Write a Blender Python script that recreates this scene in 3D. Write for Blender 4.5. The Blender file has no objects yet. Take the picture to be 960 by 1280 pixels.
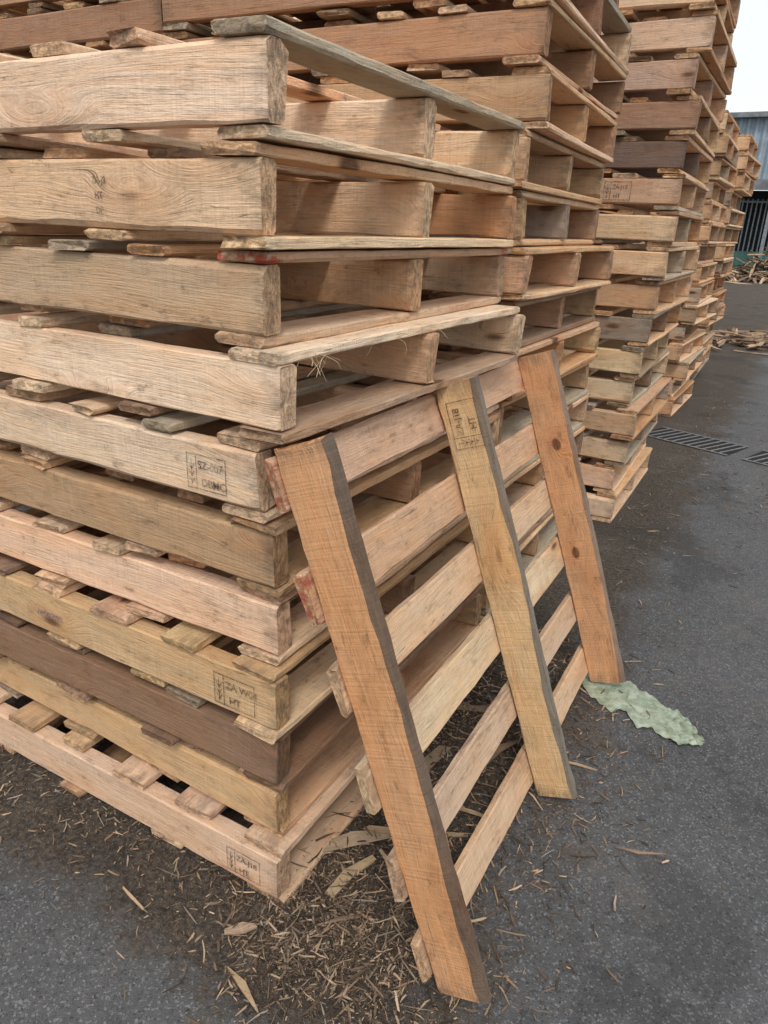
import bpy, math, random
from mathutils import Vector, Matrix, noise
R = random.Random(7)
scene = bpy.context.scene
scene.view_settings.view_transform = 'Standard'
scene.view_settings.look = 'None'
scene.view_settings.exposure = 0
X, Y, Z = Vector((1,0,0)), Vector((0,1,0)), Vector((0,0,1))

# ---------------------------------------------------------------- materials
def new_mat(name):
    m = bpy.data.materials.new(name); m.use_nodes = True
    nt = m.node_tree; nt.nodes.clear()
    out = nt.nodes.new('ShaderNodeOutputMaterial')
    b = nt.nodes.new('ShaderNodeBsdfPrincipled')
    nt.links.new(b.outputs[0], out.inputs[0])
    return m, nt, b, out

class N:
    def __init__(s, nt): s.nt = nt
    def n(s, t, **kw):
        nd = s.nt.nodes.new(t)
        for k, v in kw.items(): setattr(nd, k, v)
        return nd
    def put(s, sock, v):
        if isinstance(v, bpy.types.NodeSocket): s.nt.links.new(v, sock)
        elif v is not None: sock.default_value = v
    def attr(s, name, o='Color'):
        a = s.n('ShaderNodeAttribute'); a.attribute_name = name; return a.outputs[o]
    def math(s, op, a, b=None, c=None, clamp=False):
        m = s.n('ShaderNodeMath', operation=op, use_clamp=clamp)
        s.put(m.inputs[0], a)
        if b is not None: s.put(m.inputs[1], b)
        if c is not None: s.put(m.inputs[2], c)
        return m.outputs[0]
    def vm(s, op, a, b=None, o=0):
        m = s.n('ShaderNodeVectorMath', operation=op)
        s.put(m.inputs[0], a)
        if b is not None: s.put(m.inputs[1], b)
        return m.outputs[o]
    def noise(s, v, sc, det=3, rough=.55, dist=0, o='Fac'):
        t = s.n('ShaderNodeTexNoise'); s.put(t.inputs['Vector'], v)
        t.inputs['Scale'].default_value = sc; t.inputs['Detail'].default_value = det
        t.inputs['Roughness'].default_value = rough; t.inputs['Distortion'].default_value = dist
        return t.outputs[o]
    def vor(s, v, sc, o='Distance', feat='F1'):
        t = s.n('ShaderNodeTexVoronoi'); t.feature = feat
        s.put(t.inputs['Vector'], v); t.inputs['Scale'].default_value = sc
        return t.outputs[o]
    def mr(s, v, a, b, c=0., d=1., smooth=True):
        t = s.n('ShaderNodeMapRange')
        if smooth: t.interpolation_type = 'SMOOTHSTEP'
        s.put(t.inputs[0], v)
        for i, q in enumerate((a, b, c, d)): t.inputs[i+1].default_value = q
        return t.outputs[0]
    def mix(s, f, a, b, mode='MIX'):
        t = s.n('ShaderNodeMix', data_type='RGBA', blend_type=mode)
        s.put(t.inputs[0], f); s.put(t.inputs[6], a); s.put(t.inputs[7], b)
        return t.outputs[2]
    def bump(s, h, st, d):
        t = s.n('ShaderNodeBump'); t.inputs['Strength'].default_value = st
        t.inputs['Distance'].default_value = d; s.put(t.inputs['Height'], h)
        return t.outputs[0]
def C(r, g, b): return (r, g, b, 1)

def wood_material():
    m, nt, b, out = new_mat('rough_pallet_wood'); k = N(nt)
    gc = k.attr('gc', 'Vector'); tint = k.attr('tint'); isend = k.attr('tint', 'Alpha')
    ed = k.attr('ed', 'Fac'); paint = k.attr('paint'); pstr = k.attr('paint', 'Alpha')
    kd = k.vor(k.vm('MULTIPLY', gc, (2.6, 8.0, 3.0)), 1.0)
    # two particular knots of the right-hand bearer (its board coordinates start at x = 60)
    k1 = k.vm('LENGTH', k.vm('MULTIPLY', k.vm('SUBTRACT', gc, (60.25, .004, 0)), (1, 1.5, 0)), None, 1)
    k2 = k.vm('LENGTH', k.vm('MULTIPLY', k.vm('SUBTRACT', gc, (59.92, -.010, 0)), (1, 1.7, 0)), None, 1)
    kk = k.math('MINIMUM', k1, k2)
    knot = k.math('MAXIMUM', k.mr(kd, .05, .12, 1, 0), k.mr(kk, .014, .023, 1, 0))
    halo = k.math('MAXIMUM', k.mr(kd, .08, .42, 1, 0), k.mr(kk, .015, .075, 1, 0))
    warp = k.noise(k.vm('MULTIPLY', gc, (1.7, 9, 9)), 1.0, 1)
    wv = k.n('ShaderNodeCombineXYZ')
    k.put(wv.inputs[1], k.math('ADD', k.math('MULTIPLY', warp, .05), k.math('MULTIPLY', halo, .035)))
    g2 = k.vm('ADD', gc, wv.outputs[0])
    fine = k.noise(k.vm('MULTIPLY', g2, (10, 300, 300)), 1.0, 3, .72)
    med = k.noise(k.vm('MULTIPLY', g2, (1.5, 75, 75)), 1.0, 2, .5)
    blot = k.noise(k.vm('MULTIPLY', gc, (4, 11, 11)), 1.0, 3, .6)
    blot2 = k.noise(k.vm('MULTIPLY', gc, (19, 40, 40)), 1.0, 5, .75)
    saw = k.noise(k.vm('MULTIPLY', gc, (230, 9, 9)), 1.0, 1, .5)
    sawm = k.mr(blot, .40, .56)
    sawx = k.math('MULTIPLY', saw, sawm)
    v = k.math('ADD', .38, k.math('MULTIPLY', fine, .48))
    v = k.math('ADD', v, k.math('MULTIPLY', med, .32))
    v = k.math('ADD', v, k.math('MULTIPLY', blot, .62))
    v = k.math('SUBTRACT', v, k.math('MULTIPLY', sawx, .28))
    cc = k.n('ShaderNodeCombineXYZ')
    for i in range(3): k.put(cc.inputs[i], v)
    col = k.mix(1.0, tint, cc.outputs[0], 'MULTIPLY')
    col = k.mix(k.math('MULTIPLY', k.mr(med, .50, .68), .32), col, k.mix(1.0, col, C(.84, .66, .50), 'MULTIPLY'))
    col = k.mix(k.math('MULTIPLY', k.mr(blot, .35, .58, 1, 0), .5), col, k.mix(1.0, col, C(.98, .85, .70), 'MULTIPLY'))
    # weathering, grime and stains
    col = k.mix(k.math('MULTIPLY', k.mr(blot2, .48, .66), .36), col, k.mix(1, col, C(.58, .54, .51), 'MULTIPLY'))
    col = k.mix(k.math('MULTIPLY', k.mr(blot2, .62, .69), .42), col, C(.10, .075, .055))
    st = k.mr(k.noise(k.vm('MULTIPLY', gc, (5, 22, 22)), 1.0, 6, .78, .4), .555, .70)
    col = k.mix(k.math('MULTIPLY', st, .52), col, k.mix(.5, k.mix(1, col, C(.48, .42, .37), 'MULTIPLY'), C(.10, .075, .056)))
    crk = k.mr(k.math('ABSOLUTE', k.math('SUBTRACT', med, .47)), .0, .006, 1, 0)
    crk = k.math('MULTIPLY', crk, k.mr(warp, .53, .60))
    col = k.mix(k.math('MULTIPLY', crk, .7), col, C(.06, .036, .024))
    col = k.mix(k.math('MULTIPLY', halo, .30), col, k.mix(1, col, C(.72, .46, .29), 'MULTIPLY'))
    col = k.mix(k.math('MULTIPLY', knot, .88), col, k.mix(k.mr(fine, .4, .6), C(.05, .025, .014), C(.17, .075, .035)))
    e = k.math('MULTIPLY', k.mr(ed, 0.0, .05, 1, 0), k.mr(blot2, .36, .56))
    col = k.mix(k.math('MULTIPLY', e, .45), col, C(.13, .10, .08))
    er = k.noise(k.vm('MULTIPLY', gc, (0, 50, 150)), 1.0, 2, .6, .8)
    ec = k.mix(k.mr(er, .3, .7), k.mix(1, tint, C(.50, .42, .35), 'MULTIPLY'), k.mix(1, tint, C(.98, .92, .85), 'MULTIPLY'))
    ec = k.mix(k.math('MULTIPLY', k.mr(blot2, .44, .66), .62), ec, C(.10, .08, .062))
    col = k.mix(isend, col, ec)
    pm = k.math('MULTIPLY', k.mr(ed, .015, .09, 1, 0), k.mr(blot2, .46, .58))
    col = k.mix(k.math('MULTIPLY', pm, pstr), col, paint)
    k.put(b.inputs['Base Color'], col)
    b.inputs['Roughness'].default_value = .85
    b.inputs['Specular IOR Level'].default_value = .18
    h = k.math('ADD', k.math('MULTIPLY', fine, .8), k.math('MULTIPLY', med, .30))
    h = k.math('ADD', h, k.math('MULTIPLY', saw, .42))
    h = k.math('ADD', h, k.math('MULTIPLY', blot2, .8))
    k.put(b.inputs['Normal'], k.bump(h, 1.0, .0034))
    return m

def ground_material():
    m, nt, b, out = new_mat('asphalt'); k = N(nt)
    g = k.n('ShaderNodeNewGeometry'); p = g.outputs['Position']
    sep = k.n('ShaderNodeSeparateXYZ'); k.put(sep.inputs[0], p)
    x, y = sep.outputs[0], sep.outputs[1]
    sp = k.n('ShaderNodeSeparateColor'); k.put(sp.inputs[0], k.vor(p, 260, 'Color'))
    f = k.noise(p, 420, 2, .7); mid = k.noise(p, 34, 5, .78); big = k.noise(p, 1.6, 4, .6)
    v = k.math('ADD', .002, k.math('MULTIPLY', f, .13))
    v = k.math('ADD', v, k.math('MULTIPLY', k.mr(sp.outputs[0], .78, 1.0), .14))
    v = k.math('ADD', v, k.math('MULTIPLY', k.mr(sp.outputs[1], .80, 1.0), -.05))
    v = k.math('ADD', v, k.math('MULTIPLY', mid, .11))
    v = k.math('MAXIMUM', k.math('ADD', v, k.math('MULTIPLY', k.math('SUBTRACT', big, .5), .10)), .015)
    cc = k.n('ShaderNodeCombineXYZ')
    k.put(cc.inputs[0], v); k.put(cc.inputs[1], v); k.put(cc.inputs[2], k.math('MULTIPLY', v, 1.02))
    col = cc.outputs[0]
    mx = k.mr(x, .10, .85, 1, 0, False)
    my = k.mr(y, -.46, -.08, 0, 1, False)
    d = k.math('MULTIPLY', mx, my)
    n1 = k.noise(p, 3.6, 7, .74)
    dm = k.mr(k.math('ADD', k.math('MULTIPLY', d, .62), k.math('MULTIPLY', n1, .75)), .66, .88)
    dust = k.mix(k.mr(k.noise(p, 80, 5, .8), .36, .70), C(.022, .018, .014), C(.18, .135, .095))
    col = k.mix(k.math('MULTIPLY', dm, .9), col, dust)
    col = k.mix(k.math('MULTIPLY', k.mr(n1, .50, .68), .36), col, C(.20, .17, .14))
    dk = k.mr(k.noise(k.vm('ADD', p, (3.3, 1.2, 0)), 1.5, 6, .66, .4), .54, .61)
    col = k.mix(k.math('MULTIPLY', dk, .36), col, C(.03, .029, .030))
    # pale scuffs worn into the surface
    sc = k.mr(k.noise(k.vm('ADD', p, (7, 3, 0)), 6.5, 6, .72), .62, .74)
    col = k.mix(k.math('MULTIPLY', sc, .30), col, C(.26, .25, .24))
    fl = k.math('MULTIPLY', k.mr(k.vor(p, 60), .06, .11, 1, 0), k.mr(mid, .46, .6))
    col = k.mix(k.math('MULTIPLY', fl, .45), col, C(.32, .26, .19))
    k.put(b.inputs['Base Color'], col)
    b.inputs['Roughness'].default_value = .85
    b.inputs['Specular IOR Level'].default_value = .3
    h = k.math('ADD', k.math('MULTIPLY', f, .8), k.math('MULTIPLY', mid, 1.5))
    k.put(b.inputs['Normal'], k.bump(h, 1.0, .007))
    return m

def simple_mat(name, col, rough=.7, metal=0., nsc=20, var=.35, bump=.2):
    m, nt, b, out = new_mat(name); k = N(nt)
    tc = k.n('ShaderNodeTexCoord').outputs['Object']
    n1 = k.noise(tc, nsc, 4, .65)
    c2 = tuple(c*(1-var) for c in col[:3]) + (1,)
    c3 = tuple(min(1, c*(1+var)) for c in col[:3]) + (1,)
    k.put(b.inputs['Base Color'], k.mix(k.mr(n1, .3, .7), c2, c3))
    b.inputs['Roughness'].default_value = rough; b.inputs['Metallic'].default_value = metal
    if bump: k.put(b.inputs['Normal'], k.bump(n1, bump, .004))
    return m

def ink_mat(name, col):
    m, nt, b, out = new_mat(name); k = N(nt)
    b.inputs['Base Color'].default_value = col; b.inputs['Roughness'].default_value = .8
    g = k.n('ShaderNodeNewGeometry').outputs['Position']
    f = k.math('MULTIPLY', k.mr(k.noise(g, 300, 3, .78), .32, .56), k.mr(k.noise(g, 28, 2), .36, .60, .45, .85))
    t = k.n('ShaderNodeBsdfTransparent'); mx = k.n('ShaderNodeMixShader')
    k.put(mx.inputs[0], f)
    nt.links.new(t.outputs[0], mx.inputs[1]); nt.links.new(b.outputs[0], mx.inputs[2])
    nt.links.new(mx.outputs[0], out.inputs[0])
    return m

WOOD = wood_material()
INK = ink_mat('stamp_ink', C(.035, .019, .014))
INKB = ink_mat('blue_ink', C(.03, .05, .16))

# ---------------------------------------------------------------- board mesh
class Acc:
    def __init__(s): s.v=[]; s.f=[]; s.gc=[]; s.ed=[]; s.ft=[]; s.fp=[]
    def make(s, name):
        me = bpy.data.meshes.new(name); me.from_pydata([tuple(a) for a in s.v], [], s.f); me.update()
        a = me.attributes.new('gc', 'FLOAT_VECTOR', 'POINT'); a.data.foreach_set('vector', [c for g in s.gc for c in g])
        a = me.attributes.new('ed', 'FLOAT', 'POINT'); a.data.foreach_set('value', s.ed)
        t = []; p = []
        for f, ft, fp in zip(s.f, s.ft, s.fp):
            t += list(ft)*len(f); p += list(fp)*len(f)
        a = me.attributes.new('tint', 'FLOAT_COLOR', 'CORNER'); a.data.foreach_set('color', t)
        a = me.attributes.new('paint', 'FLOAT_COLOR', 'CORNER'); a.data.foreach_set('color', p)
        me.materials.append(WOOD)
        return me

def board(acc, ctr, U, W, T, L, w, t, tint, n=6, ch=.003, bow=.0, wane=0., rough=.001, paint=(0,0,0,0), side=None, rnd=None, hi=True, bark=0., goff=None, rag=.003):
    r = rnd or R
    off = (r.uniform(-50, 50), r.uniform(-50, 50), r.uniform(-50, 50))
    if goff: off = goff
    base = len(acc.v); wc = r.randrange(4); ph = r.uniform(0, 6); tw = r.uniform(-1, 1)*bow
    bt, bw = r.uniform(-1, 1)*bow, r.uniform(-1, 1)*bow*.6
    us = [0, .012/L] + [i/(n-1) for i in range(1, n-1)] + [1-.012/L, 1] if hi else [i/(n-1) for i in range(n)]
    if .5 not in us: us = sorted(us+[.5])
    skew = r.uniform(-.005, .005) if hi else 0
    for iu, u in enumerate(us):
        endr = iu in (0, len(us)-1)
        s = math.sin(math.pi*u)
        cs = []
        for c in range(4):
            cc = ch*r.uniform(.5, 1.5)
            if c == wc and wane: cc += wane*max(0, .5+.5*math.sin(u*5+ph))
            if endr: cc += .0015
            cs.append(min(cc, t*.45))
        hw, ht = w/2*(1+r.uniform(-.008, .008)), t/2
        cw = cs[1] + (bark*(.55+.45*math.sin(u*9+ph))*r.uniform(.7, 1.2) if bark else 0)
        pts = [(hw, -ht+cs[0]), (hw, ht-cs[1]), (hw-cw, ht), (-hw+cs[2], ht), (-hw, ht-cs[2]), (-hw, -ht+cs[3]), (-hw+cs[3], -ht), (hw-cs[0], -ht)]
        for a, b_ in pts:
            x = (u-.5)*L
            a2 = a + bw*s + r.uniform(-rough, rough)
            b2 = b_ + bt*s + tw*(u-.5)*a/w*2 + r.uniform(-rough, rough)*.5
            xx = x + (r.uniform(-rag, rag) + skew*a/w if endr and hi else 0)
            acc.v.append(ctr + U*xx + W*a2 + T*b2)
            acc.gc.append((x+off[0], a+off[1], b_+off[2]))
            acc.ed.append(min(u, 1-u)*L)
    m = len(us)
    for i in range(m-1):
        for j in range(8):
            j2 = (j+1) % 8
            acc.f.append((base+i*8+j, base+i*8+j2, base+(i+1)*8+j2, base+(i+1)*8+j))
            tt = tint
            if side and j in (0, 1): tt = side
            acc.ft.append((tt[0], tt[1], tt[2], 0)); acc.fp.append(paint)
    acc.f.append(tuple(base+j for j in reversed(range(8)))); acc.f.append(tuple(base+(m-1)*8+j for j in range(8)))
    for _ in range(2):
        acc.ft.append((tint[0], tint[1], tint[2], 1)); acc.fp.append(paint)

def warmc(c): return (min(.85, c[0]*1.11), c[1]*1.05, c[2]*.98)
PAL = [(.60,.42,.28),(.66,.48,.33),(.54,.36,.22),(.62,.43,.27),(.48,.33,.21),(.70,.54,.39),(.52,.33,.20),(.38,.28,.20),(.60,.41,.26),(.30,.21,.15),(.57,.34,.19),(.42,.36,.29),(.66,.48,.35),(.62,.43,.29),(.34,.30,.25)]
def jit(c, a=.08, r=R):
    c = warmc(c)
    k_ = 1+r.uniform(-a, a); return tuple(min(.85, q*k_*(1+r.uniform(-.03, .03))) for q in c)
RED = (.42, .06, .03, .85)

def pallet_mesh(name, st=None, deck=None, n=8, hi=True, L=1.2, D=1.0, r=R, paint=None, wane=.006, nd=7, hs=.1):
    """stringers run along X (x from -L to 0), deck boards along Y (0..D)"""
    acc = Acc()
    st = st or r.choice(PAL); td = .018; z0 = td+.001
    th = r.uniform(.038, .044)
    for i, yy in enumerate((th/2, D/2, D-th/2)):
        t_ = jit(st if i == 0 or r.random() < .4 else r.choice(PAL), .06, r)
        ln = L - r.uniform(0, .008)
        board(acc, Vector((-L/2+r.uniform(-.002, .006), yy+(0 if i == 0 else r.uniform(-.01, .01)), z0+hs/2)), X, Z, Y, ln, hs*r.uniform(.965, 1), th, t_, n, r.uniform(.002, .005), .003 if hi else 0, wane*r.random(), .0010, hi=hi, rnd=r)
    def row(cnt, zc, thick, skip, top):
        w0 = r.uniform(.088, .1)
        for j in range(cnt):
            xc = -w0/2 - (L-w0)*j/(cnt-1)
            if 0 < j < cnt-1:
                xc += r.uniform(-.016, .016)
                if r.random() < skip: continue
            elif j == 0: xc += r.uniform(-.006, .010)
            w_ = w0 if j in (0, cnt-1) else w0*r.uniform(.72, 1.10)
            d_ = D - r.uniform(0, .018)
            yc = D/2+r.uniform(-.014, .008)
            if 0 < j < cnt-1 and r.random() < .12:      # end broken off
                cut = r.uniform(.02, .06); d_ -= cut; yc += cut/2
            c_ = jit(r.choice(PAL) if (deck is None or r.random() < .6) else deck, .12, r)
            board(acc, Vector((xc, yc, zc)), Y, X, Z, d_, w_, thick*r.uniform(.82, 1), c_, n, r.uniform(.0015, .004), .0018 if hi else 0, .006*r.random(), .0012, hi=hi, rnd=r, rag=r.choice((.003, .004, .007)),
                  paint=RED if (paint == 'deck' and j == 0 and top) else (0, 0, 0, 0))
    row(nd, z0+hs+td/2+.001, td, .05, True)
    row(5, td/2, td, .0, False)
    return acc.make(name)

def obj(name, data, parent=None, loc=(0,0,0), rz=0.):
    o = bpy.data.objects.new(name, data); scene.collection.objects.link(o)
    o.location = loc; o.rotation_euler = (0, 0, rz)
    if parent: o.parent = parent
    return o

# ---------------------------------------------------------------- stamps
def quadstrip(segs, wd):
    v = []; f = []
    for (a, b_) in segs:
        a, b_ = Vector(a), Vector(b_); d = (b_-a).normalized(); nn = Vector((-d.y, d.x))*wd/2
        k_ = len(v)
        for q in (a-nn-d*wd/2, b_-nn+d*wd/2, b_+nn+d*wd/2, a+nn-d*wd/2): v.append((q.x, q.y, 0))
        f.append((k_, k_+1, k_+2, k_+3))
    return v, f
def stamp(parent, mat4, w, h, lines, mat=INK, frame=True, logo=True):
    x0 = w*.27 if logo else w*.03
    if frame:
        segs = [((0,0),(w,0)),((w,0),(w,h)),((w,h),(0,h)),((0,h),(0,0))]
        if logo:
            segs.append(((w*.24,0),(w*.24,h)))
            for q in range(3):
                segs.append(((w*.12,h*(.15+.2*q)),(w*.06,h*(.3+.2*q)))); segs.append(((w*.12,h*(.15+.2*q)),(w*.18,h*(.3+.2*q))))
            segs.append(((w*.12,h*.1),(w*.12,h*.85)))
        v, f = quadstrip(segs, max(.0011, h*.032))
        v = [(a, b_, .00005*(i//4)) for i, (a, b_, c_) in enumerate(v)]
        me = bpy.data.meshes.new('stamp_frame'); me.from_pydata(v, [], f); me.materials.append(mat)
        o = obj('stamp_frame', me, parent); o.matrix_local = mat4
    nl = len(lines); lh = h/nl
    for i, tx in enumerate(lines):
        cu = bpy.data.curves.new('stamp_text', 'FONT'); cu.body = tx; cu.size = lh*.66; cu.offset = .0005
        cu.space_character = .95
        cu.materials.append(mat)
        o = obj('stamp_text', cu, parent)
        o.matrix_local = mat4 @ Matrix.Translation((x0+(w*.1 if i else w*.02), h-lh*(i+.78), .0009))
FACE = Matrix.Rotation(math.radians(90), 4, 'X')

# ---------------------------------------------------------------- the near stack
PITCH = .14
def stack_root(name, loc):
    e = bpy.data.objects.new(name, None); e.empty_display_size = .2
    scene.collection.objects.link(e); e.location = loc; return e

s1 = stack_root('wooden_pallet_stack', (0, 0, 0))
spec = [
 ( .008, -.015,  .3, (.64,.49,.36), None, .004),
 (-.012,  .012, -.6, (.55,.40,.24), None, .026),
 ( .004, -.004,  .2, (.24,.155,.105), None, .020),
 ( .014, -.014,  .0, (.55,.40,.24), None, .006),
 (-.004,  .010,  .8, (.68,.50,.36), None, .006),
 ( .004,  .000, -.3, (.44,.29,.18), None, .026),
 (-.012, -.012, -.6, (.66,.51,.38), None, .006),
 ( .030, -.006, -.9, (.74,.60,.45), None, .014),
 (-.014,  .006,  .4, (.50,.36,.25), 'deck', .016),
 ( .000, -.004,  .2, (.70,.53,.36), None, .004),
 ( .012, -.010,  .9, (.70,.55,.41), None, .008),
]
for i, (dx, dy, rz, tt, pt, wn) in enumerate(spec):
    me = pallet_mesh('pallet_mesh', st=tt, deck=tt, n=18, hi=True, paint=pt, wane=wn)
    o = obj('pallet_%d' % (i+1), me, s1, (dx, dy, .001+i*PITCH), math.radians(rz))
    yv = -.0028
    def at(x, z): return Matrix.Translation((x, yv, z)) @ FACE
    if i == 0: stamp(o, at(-.13, .035), .085, .060, ['ZA-J18', 'HT'])
    if i == 3:
        stamp(o, at(-.145, .032), .095, .065, ['ZA W04', 'HT'])
        stamp(o, at(-.66, .055), .07, .028, ['1\\A06/2022'], INKB, False, False)
    if i == 6: stamp(o, at(-.155, .035), .085, .060, ['SZ-007', 'DBMC'])
    if i == 9: stamp(o, at(-.34, .035), .06, .065, ['ZA-J8', 'HT', 'DB'], INK, False, False)

FIB = simple_mat('wood_fibre', (.50, .37, .23, 1), .8)
def strands(name, pts0, cnt, r, parent=None):
    cu = bpy.data.curves.new(name, 'CURVE'); cu.dimensions = '3D'; cu.bevel_depth = .0005; cu.bevel_resolution = 1
    for q in range(cnt):
        p = Vector(r.choice(pts0)) + Vector((r.uniform(-.012, .004), r.uniform(-.06, .06), r.uniform(-.005, .005)))
        sp = cu.splines.new('POLY'); m_ = 7; sp.points.add(m_-1)
        d = Vector((r.uniform(.1, .5), r.uniform(-.9, .9), r.uniform(-.2, .3)))*.008
        for i in range(m_):
            sp.points[i].co = (*p, 1); p = p + d; d = d + Vector((r.uniform(-.005, .004), r.uniform(-.006, .006), r.uniform(-.005, .001)))
    cu.materials.append(FIB)
    return obj(name, cu, parent)
strands('torn_fibres', [(.02, .08, 1.112), (.015, .3, 1.112), (.01, .5, 1.112), (.02, .12, 1.112)], 24, R, s1)

# ---------------------------------------------------------------- more stacks
def near_stack(loc, cnt, fx, rnd, n=6, tints=None):
    e = stack_root('wooden_pallet_stack', loc)
    for i in range(cnt):
        dx, rz = fx(i)
        tt = tints[i % len(tints)] if tints else rnd.choice(PAL)
        me = pallet_mesh('pallet_mesh', st=tt, n=n, hi=True, r=rnd, paint=None, wane=rnd.uniform(.003, .016))
        o = obj('pallet_%d' % (i+1), me, e, (dx+rnd.uniform(-.024, .024), rnd.uniform(-.02, .02), .001+i*PITCH), math.radians(rz+rnd.uniform(-1.2, 1.2)))
        if rnd.random() < .22 and loc[1] > 2:
            stamp(o, Matrix.Translation((rnd.uniform(-.4, -.2), -.003, .035)) @ FACE, .11, .07, ['ZA-J18', 'HT'])
    return e
r2 = random.Random(21)
low = [(.56,.38,.25),(.50,.34,.22),(.61,.43,.28),(.46,.30,.2)]
brown = [(.37,.225,.145),(.34,.205,.13),(.43,.27,.175)]
near_stack((-.01, 1.09, 0), 17, lambda i: (0, .5 if i < 9 else 3.2), r2, 6, low+low+low+brown+brown[:2])
r3 = random.Random(5)
near_stack((.07, 2.52, 0), 19, lambda i: (.0045*i, 1.5), r3, 6,
    [(.62,.48,.36),(.66,.48,.34),(.60,.46,.34),(.50,.36,.25),(.66,.52,.37),(.60,.47,.31),(.30,.25,.21),(.50,.33,.22),(.66,.49,.31),(.65,.49,.33),(.58,.41,.29),(.18,.14,.12),(.32,.21,.15),(.50,.36,.28),(.62,.46,.35),(.70,.55,.40),(.62,.44,.33)])
r4 = random.Random(9)
near_stack((-1.27, 1.12, 0), 16, lambda i: (0, 1.0), r4, 5, brown+[(.55,.36,.23)])
near_stack((-1.27, 2.5, 0), 16, lambda i: (0, 0), r4, 5)

rf = random.Random(33)
far = [pallet_mesh('pallet_mesh_weathered', n=3, hi=False, r=rf) for _ in range(18)]
def far_stack(x, y, cnt, jitr=.045):
    e = stack_root('wooden_pallet_stack', (x, y, 0)); lean = rf.uniform(-.004, .006)
    for i in range(cnt):
        flip = rf.random() < .5
        o = obj('pallet_%d' % (i+1), rf.choice(far), e)
        rz = rf.uniform(-2.2, 2.2)
        o.location = (lean*i+rf.uniform(-jitr, jitr), rf.uniform(-jitr, jitr), .001+i*PITCH)
        if flip: rz += 180; o.location += Vector((-1.2, 1.0, 0))
        o.rotation_euler = (0, 0, math.radians(rz))
for x, y, c_ in [(-.06,5.0,15),(-.10,6.3,15),(-.36,7.7,17),(-.62,9.1,17),(-.85,10.5,18),(-1.08,11.9,18),(-1.30,13.3,17),(-1.50,14.8,17),(-1.75,16.4,17),(-2.0,18.1,17),(-2.3,19.8,16),(-2.6,21.5,15),
                 (-1.3,4.0,15),(-1.4,5.3,17),(-2.55,1.2,15),(-2.6,2.5,17)]:
    far_stack(x, y, c_)

# ---------------------------------------------------------------- the pallet leaning on the stack
lp = stack_root('wooden_pallet', (0, 0, 0)); lp.rotation_euler = (0, 0, math.radians(.9))
acc = Acc(); rl = random.Random(4)
u = Vector((-.344, 0, .959)).normalized(); nrm = Vector((u.z, 0, -u.x))
def LP(s, y, d): return Vector((.412, y, .021)) + u*s + nrm*d
TH = .024
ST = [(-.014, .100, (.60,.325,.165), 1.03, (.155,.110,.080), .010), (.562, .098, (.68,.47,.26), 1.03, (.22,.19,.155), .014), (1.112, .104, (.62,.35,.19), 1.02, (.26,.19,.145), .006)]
for i, (yy, w, tt, ln, sd, bk) in enumerate(ST):
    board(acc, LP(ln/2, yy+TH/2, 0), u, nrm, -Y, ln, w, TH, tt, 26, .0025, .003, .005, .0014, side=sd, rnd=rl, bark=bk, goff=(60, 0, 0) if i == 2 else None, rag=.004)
cols = [(.54,.38,.26),(.54,.37,.25),(.60,.45,.32),(.62,.48,.34),(.52,.39,.29),(.58,.42,.30)]
PR = (.42, .06, .03, .55)
for j, s in enumerate((.975, .785, .615, .435, .25, .075)):
    board(acc, LP(s, .566, -.0510-.0105), Y, u, nrm, 1.185+rl.uniform(-.012, .012), .090*rl.uniform(.94, 1.04), .018, jit(cols[j], .03, rl), 20, .0025, .003, .012, .0012, rnd=rl, paint=PR if j in (0, 1) else (0,0,0,0), rag=.005)
obj('slats_and_bearers', acc.make('leaning_pallet_mesh'), lp)
o_ = LP(.885, ST[1][0]-.0030, .036)
mm = Matrix.Translation(o_) @ Matrix(((u.x, -nrm.x, 0, 0), (0, 0, -1, 0), (u.z, -nrm.z, 0, 0), (0, 0, 0, 1)))
stamp(lp, mm, .105, .066, ['ZA-J18', 'HT'])

# ---------------------------------------------------------------- ground
me = bpy.data.meshes.new('asphalt_ground')
gx = [-400, -60, -12, -3, 0, 3, 12, 60, 400]; gy = [-400, -60, -8, -2, 0, 2, 8, 30, 90, 900]
vv = [(a, b_, 0) for b_ in gy for a in gx]; ff = []
for j in range(len(gy)-1):
    for i in range(len(gx)-1):
        k0 = j*len(gx)+i; ff.append((k0, k0+1, k0+1+len(gx), k0+len(gx)))
me.from_pydata(vv, [], ff); me.materials.append(ground_material()); obj('asphalt_ground', me)

# ---------------------------------------------------------------- wood chips
def chip(acc, p, L, w, t, ang, tilt, tint, r):
    U = Vector((math.cos(ang)*math.cos(tilt), math.sin(ang)*math.cos(tilt), math.sin(tilt)))
    W = Vector((-math.sin(ang), math.cos(ang), 0)); roll = r.uniform(-.35, .35)
    W = (Matrix.Rotation(roll, 3, U) @ W); T = U.cross(W)
    base = len(acc.v); off = r.uniform(-40, 40)
    e0, e1 = r.uniform(.05, .9), r.uniform(.05, .9)
    sk = r.uniform(-.8, .8)*w; bend = r.uniform(-.08, .08)*L
    for uu, e, bz in ((-.5, e0, 0), (r.uniform(-.2, .2), 1., bend), (.5, e1, 0)):
        for a, b_ in ((-.5, -.5), (.5, -.5), (.5, .5), (-.5, .5)):
            acc.v.append(p + U*(uu*L + r.uniform(-.06, .06)*L) + W*(a*w*e + sk*uu + bz) + T*(b_*t)); acc.gc.append((uu*L+off, a*w+off, b_*t+off)); acc.ed.append(.3)
    for i in (0, 4):
        for j in range(4):
            j2 = (j+1) % 4; acc.f.append((base+i+j, base+i+j2, base+i+4+j2, base+i+4+j))
    acc.f.append((base+3, base+2, base+1, base)); acc.f.append((base+8, base+9, base+10, base+11))
    for _ in range(10): acc.ft.append((*tint, 0)); acc.fp.append((0, 0, 0, 0))
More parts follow.
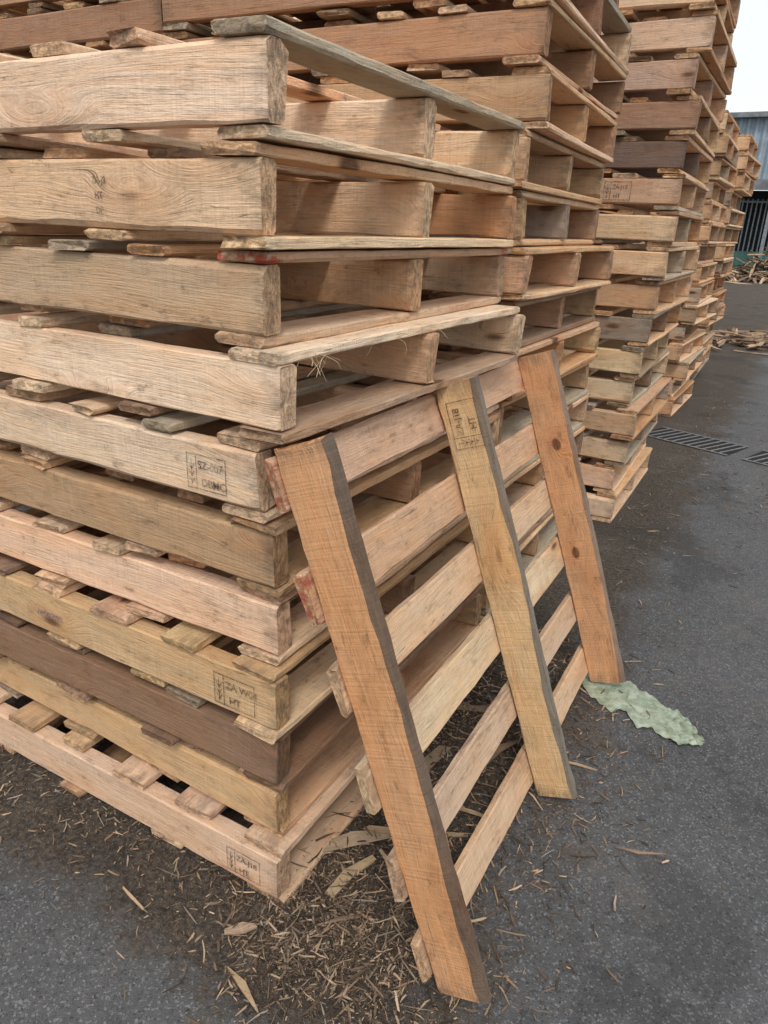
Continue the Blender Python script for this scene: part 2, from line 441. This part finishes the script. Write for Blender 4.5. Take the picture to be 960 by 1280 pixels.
CH = [(.40,.31,.22),(.25,.19,.14),(.17,.13,.10),(.11,.085,.066),(.46,.36,.27),(.06,.05,.042),(.19,.15,.115),(.12,.09,.07),(.08,.063,.052),(.26,.23,.20),(.05,.042,.036),(.09,.072,.058)]
rc = random.Random(77); acc = Acc()
def scatter(cnt, fn, l0, l1, hmax=.012, pw=2.6):
    for _ in range(cnt):
        x, y = fn(); L = l0*(l1/l0)**(rc.random()**pw)
        w = min(L*rc.uniform(.10, .5), rc.uniform(.001, .005))
        tl = rc.uniform(-.2, .2)
        z = .0010 + abs(math.sin(tl))*L/2 + rc.random()**3*hmax
        chip(acc, Vector((x, y, z)), L, w, rc.uniform(.0005, .0016), rc.uniform(0, math.pi*2), tl, jit(rc.choice(CH), .2, rc), rc)
scatter(11000, lambda: (abs(rc.gauss(0, .21))-.02, rc.uniform(-.12, 1.3)), .002, .060, .024, 3)
scatter(7500, lambda: (rc.gauss(.15, .13), rc.gauss(-.02, .10)), .002, .055, .014, 3)
scatter(3200, lambda: (rc.uniform(-1.0, .15), -abs(rc.gauss(0, .11))), .0015, .032, .005, 3.4)
scatter(1500, lambda: (rc.gauss(.42, .09), rc.gauss(.55, .30)), .002, .045, .004)
scatter(1600, lambda: (rc.uniform(-1.2, 2.2), rc.uniform(-.7, 3.5)), .0015, .018, .001, 4.2)
scatter(1800, lambda: (abs(rc.gauss(0, .30))+.1, rc.uniform(1.2, 6)), .004, .05, .006)
scatter(260, lambda: (rc.gauss(.75, .25), rc.gauss(3.4, .25)), .01, .09, .005)
obj('wood_chip_debris', acc.make('wood_chip_debris'))
acc = Acc()
for (x, y, L, w, a) in [(.06,-.19,.10,.014,-.35),(-.02,-.10,.06,.026,.9),(.62,.52,.11,.007,.45),(.16,.30,.22,.020,.55),(.20,.18,.16,.014,-.3),(.10,.12,.12,.024,1.4),(.26,.42,.15,.012,.2),
                        (.14,.02,.10,.007,.7),(-.25,-.16,.07,.006,-.2),(.30,.10,.07,.006,1.2),(.22,.62,.2,.02,1.2),(.12,.8,.25,.03,.3),(.6,.35,.04,.004,1.8),(.42,.72,.09,.007,.1),(.08,.22,.3,.035,.9),(.05,.45,.3,.04,1.3)]:
    chip(acc, Vector((x, y, .012)), L, w, .004, a, rc.uniform(-.08, .08), jit(rc.choice(CH[:2]+CH[4:5]), .1, rc), rc)
obj('splintered_wood_scraps', acc.make('splintered_wood_scraps'))
acc = Acc()
for _ in range(200):
    chip(acc, Vector((rc.gauss(.35, .45), rc.gauss(10.3, .45), .02+rc.random()*.07)), rc.uniform(.1, .6), rc.uniform(.02, .06), .015, rc.uniform(0, 6.3), rc.uniform(-.12, .12), jit(rc.choice(CH[:5]), .2, rc), rc)
obj('broken_board_litter', acc.make('broken_board_litter'))
acc = Acc()
for _ in range(420):
    x = rc.gauss(0, 1.1); y = rc.gauss(0, .7); h = 1.1*math.exp(-(x*x/1.6+y*y/.7))
    chip(acc, Vector((x-.6, 28+y, .03+h*rc.random())), rc.uniform(.4, 1.3), rc.uniform(.07, .12), .02, rc.uniform(0, 6.3), rc.uniform(-.5, .5), jit(rc.choice(CH[:5]), .2, rc), rc)
obj('broken_board_heap', acc.make('broken_board_heap'))

# ---------------------------------------------------------------- green plastic sheet
m, nt, b, out = new_mat('green_plastic_film'); k = N(nt)
tc = k.n('ShaderNodeTexCoord').outputs['Object']
gcol = k.mix(k.mr(k.noise(tc, 26, 5, .7), .38, .64), C(.22, .27, .18), C(.40, .45, .35))
gcol = k.mix(k.math('MULTIPLY', k.mr(k.noise(tc, 60, 5, .8), .54, .66), .6), gcol, C(.12, .13, .10))
k.put(b.inputs['Base Color'], gcol)
b.inputs['Roughness'].default_value = .45
k.put(b.inputs['Normal'], k.bump(k.noise(tc, 45, 5, .65, 1.5), .4, .003))
nx, ny = 80, 34; v = []; f = []
for j in range(ny):
    for i in range(nx):
        a = i/(nx-1); c_ = j/(ny-1)-.5
        wd = .20*(1-.40*a) * min(1, .30+5*min(a, 1-a)) * (1+.45*noise.noise(Vector((a*8, 3.3 if c_ > 0 else 8.1, 0))))
        cr = max(0, min(1, (a-.68)/.2))
        x = .30 + .385*a + .02*noise.noise(Vector((c_*6, a*2, 3)))
        y = 1.165 - .165*a + c_*wd + .016*noise.noise(Vector((a*22, c_*2, 9)))*abs(c_)*2
        z = .004 + .004*abs(noise.noise(Vector((a*5, c_*3, 2)))) + cr*.020*abs(noise.noise(Vector((a*19, c_*5, 8)))) + .002*abs(noise.noise(Vector((a*13, c_*9, 5))))
        v.append((x, y, z))
for j in range(ny-1):
    for i in range(nx-1):
        f.append((j*nx+i, j*nx+i+1, (j+1)*nx+i+1, (j+1)*nx+i))
me = bpy.data.meshes.new('green_plastic_sheet'); me.from_pydata(v, [], f); me.materials.append(m)
for p in me.polygons: p.use_smooth = True
obj('green_plastic_sheet', me)

# ---------------------------------------------------------------- drain grates
IRON = simple_mat('cast_iron', (.17, .165, .16, 1), .75, .0, 60)
PIT_SHADE = simple_mat('painted_pit_shade', (.006, .006, .006, 1), .95)  # near-black colour standing in for the shade inside the drain
def boxes(name, bl, mat, parent=None):
    v = []; f = []
    for (cx, cy, cz, sx, sy, sz, rz) in bl:
        k0 = len(v); c_, s_ = math.cos(rz), math.sin(rz)
        for dx, dy, dz in ((-1,-1,-1),(1,-1,-1),(1,1,-1),(-1,1,-1),(-1,-1,1),(1,-1,1),(1,1,1),(-1,1,1)):
            a, b_ = dx*sx/2, dy*sy/2
            v.append((cx+a*c_-b_*s_, cy+a*s_+b_*c_, cz+dz*sz/2))
        for q in ((0,3,2,1),(4,5,6,7),(0,1,5,4),(1,2,6,5),(2,3,7,6),(3,0,4,7)): f.append(tuple(k0+i for i in q))
    me = bpy.data.meshes.new(name); me.from_pydata(v, [], f); me.materials.append(mat); return obj(name, me, parent)
for gx0 in (-.16, .52):
    g = stack_root('drain_grate', (gx0, 4.30-.33*(gx0+.12), 0)); g.rotation_euler = (0, 0, -.32)
    Lg, Wg = .62, .34
    me = bpy.data.meshes.new('pit_shade_sheet'); me.from_pydata([(0, 0, .004), (Lg, 0, .004), (Lg, Wg, .004), (0, Wg, .004)], [], [(0, 1, 2, 3)]); me.materials.append(PIT_SHADE); obj('pit_shade_sheet', me, g)  # flat dark sheet above the asphalt, painting the recess shade between the bars
    bars = [(Lg/2, .008, .0065, Lg, .016, .003, 0), (Lg/2, Wg-.008, .0065, Lg, .016, .003, 0)]
    for q in range(11): bars.append((.035+q*.055, Wg/2, .0062, .013, Wg-.036, .0024, -.15))
    boxes('grate_bars', bars, IRON, g)

# ---------------------------------------------------------------- warehouse shed
sh = stack_root('corrugated_metal_shed', (0, 31, 0))
CORR = simple_mat('corrugated_sheet', (.27, .33, .38, 1), .55, .1, 1.5, .22)
ROOF = simple_mat('roof_flashing', (.16, .17, .18, 1), .6, .1, 3)
DARK = simple_mat('shed_interior', (.05, .055, .06, 1), .9)
BARS = simple_mat('painted_steel_bars', (.20, .22, .24, 1), .5, .2)
GRN = simple_mat('green_panel', (.05, .13, .11, 1), .6)
def corr(name, x0, x1, z0, z1, y0, y1, mat):
    v = []; f = []; n_ = int((x1-x0)/.04)
    for i in range(n_+1):
        x = x0+(x1-x0)*i/n_; d = .05*math.sin(x*2*math.pi/.28)
        v += [(x, y0+d, z0), (x, y1+d, z1)]
    for i in range(n_): f.append((2*i, 2*i+2, 2*i+3, 2*i+1))
    me = bpy.data.meshes.new(name); me.from_pydata(v, [], f); me.materials.append(mat); return obj(name, me, sh)
corr('upper_cladding', -9, 12, 3.3, 5.35, 0, 0, CORR)
boxes('roof_edge', [(1.5, -.1, 5.42, 21.4, .5, .12, 0), (1.5, 5, 5.55, 21.4, 9.8, .06, 0)], ROOF, sh)
boxes('awning', [(1.5, -.9, 3.2, 21, 1.9, .10, 0), (1.5, -1.9, 3.05, 21, .06, .28, 0)], ROOF, sh)
boxes('posts', [(x, -1.75, 1.5, .12, .12, 3.0, 0) for x in (-8, -4.6, -1.2, 2.2, 5.6, 9)], BARS, sh)
boxes('interior_and_sides', [(1.5, 4, 1.6, 20.8, .1, 3.2, 0), (-8.9, 2, 2.6, .1, 4.2, 5.1, 0), (11.9, 2, 2.6, .1, 4.2, 5.1, 0)], DARK, sh)
fb = [(-8+.16*i, -.3, 1.45, .045, .03, 2.5, 0) for i in range(118)]
fb += [(1.5, -.34, 2.6, 19, .03, .06, 0), (1.5, -.34, .6, 19, .03, .06, 0)]
boxes('security_bars', fb, BARS, sh)
boxes('green_panel', [(-2.2, -.5, .45, 3.2, .06, .9, 0), (3.2, -.5, .45, 3.2, .06, .9, 0)], GRN, sh)

# ---------------------------------------------------------------- light
w = bpy.data.worlds.new('World'); scene.world = w; w.use_nodes = True
nt = w.node_tree; nt.nodes.clear(); k = N(nt)
sky = k.n('ShaderNodeTexSky'); sky.sky_type = 'NISHITA'; sky.sun_disc = False
az = math.radians(150); el = math.radians(52)
sky.sun_elevation = el; sky.sun_rotation = az
sky.air_density = 1.0; sky.dust_density = 4.0; sky.ozone_density = 1.0
bg = k.n('ShaderNodeBackground'); bg.inputs[1].default_value = .15
wo = k.n('ShaderNodeOutputWorld')
mixc = k.mix(.62, sky.outputs[0], C(9.1, 9.6, 9.8))
nt.links.new(mixc, bg.inputs[0]); nt.links.new(bg.outputs[0], wo.inputs[0])
sd = bpy.data.lights.new('sun', 'SUN'); sd.energy = 1.4; sd.angle = math.radians(14); sd.color = (1, .97, .92)
so = bpy.data.objects.new('sun', sd); scene.collection.objects.link(so)
dirv = Vector((math.sin(az)*math.cos(el), math.cos(az)*math.cos(el), math.sin(el)))
so.rotation_euler = dirv.to_track_quat('Z', 'Y').to_euler()

# ---------------------------------------------------------------- camera
th = math.radians(21.7); hd = math.radians(29); ro = math.radians(2.3)
h = Vector((-math.sin(hd), math.cos(hd), 0)); rt = Vector((math.cos(hd), math.sin(hd), 0))
fw = h*math.cos(th) - Z*math.sin(th); up = rt.cross(fw)
r_ = rt*math.cos(ro) + up*math.sin(ro); u_ = up*math.cos(ro) - rt*math.sin(ro)
cam = bpy.data.cameras.new('camera'); co = bpy.data.objects.new('camera', cam); scene.collection.objects.link(co)
M = Matrix((( r_.x, u_.x, -fw.x, .683), (r_.y, u_.y, -fw.y, -.857), (r_.z, u_.z, -fw.z, 1.3), (0, 0, 0, 1)))
co.matrix_world = M
cam.sensor_fit = 'VERTICAL'; cam.sensor_height = 24; cam.sensor_width = 18; cam.lens = 24*900/1280
cam.clip_start = .02; cam.clip_end = 2000
scene.camera = co
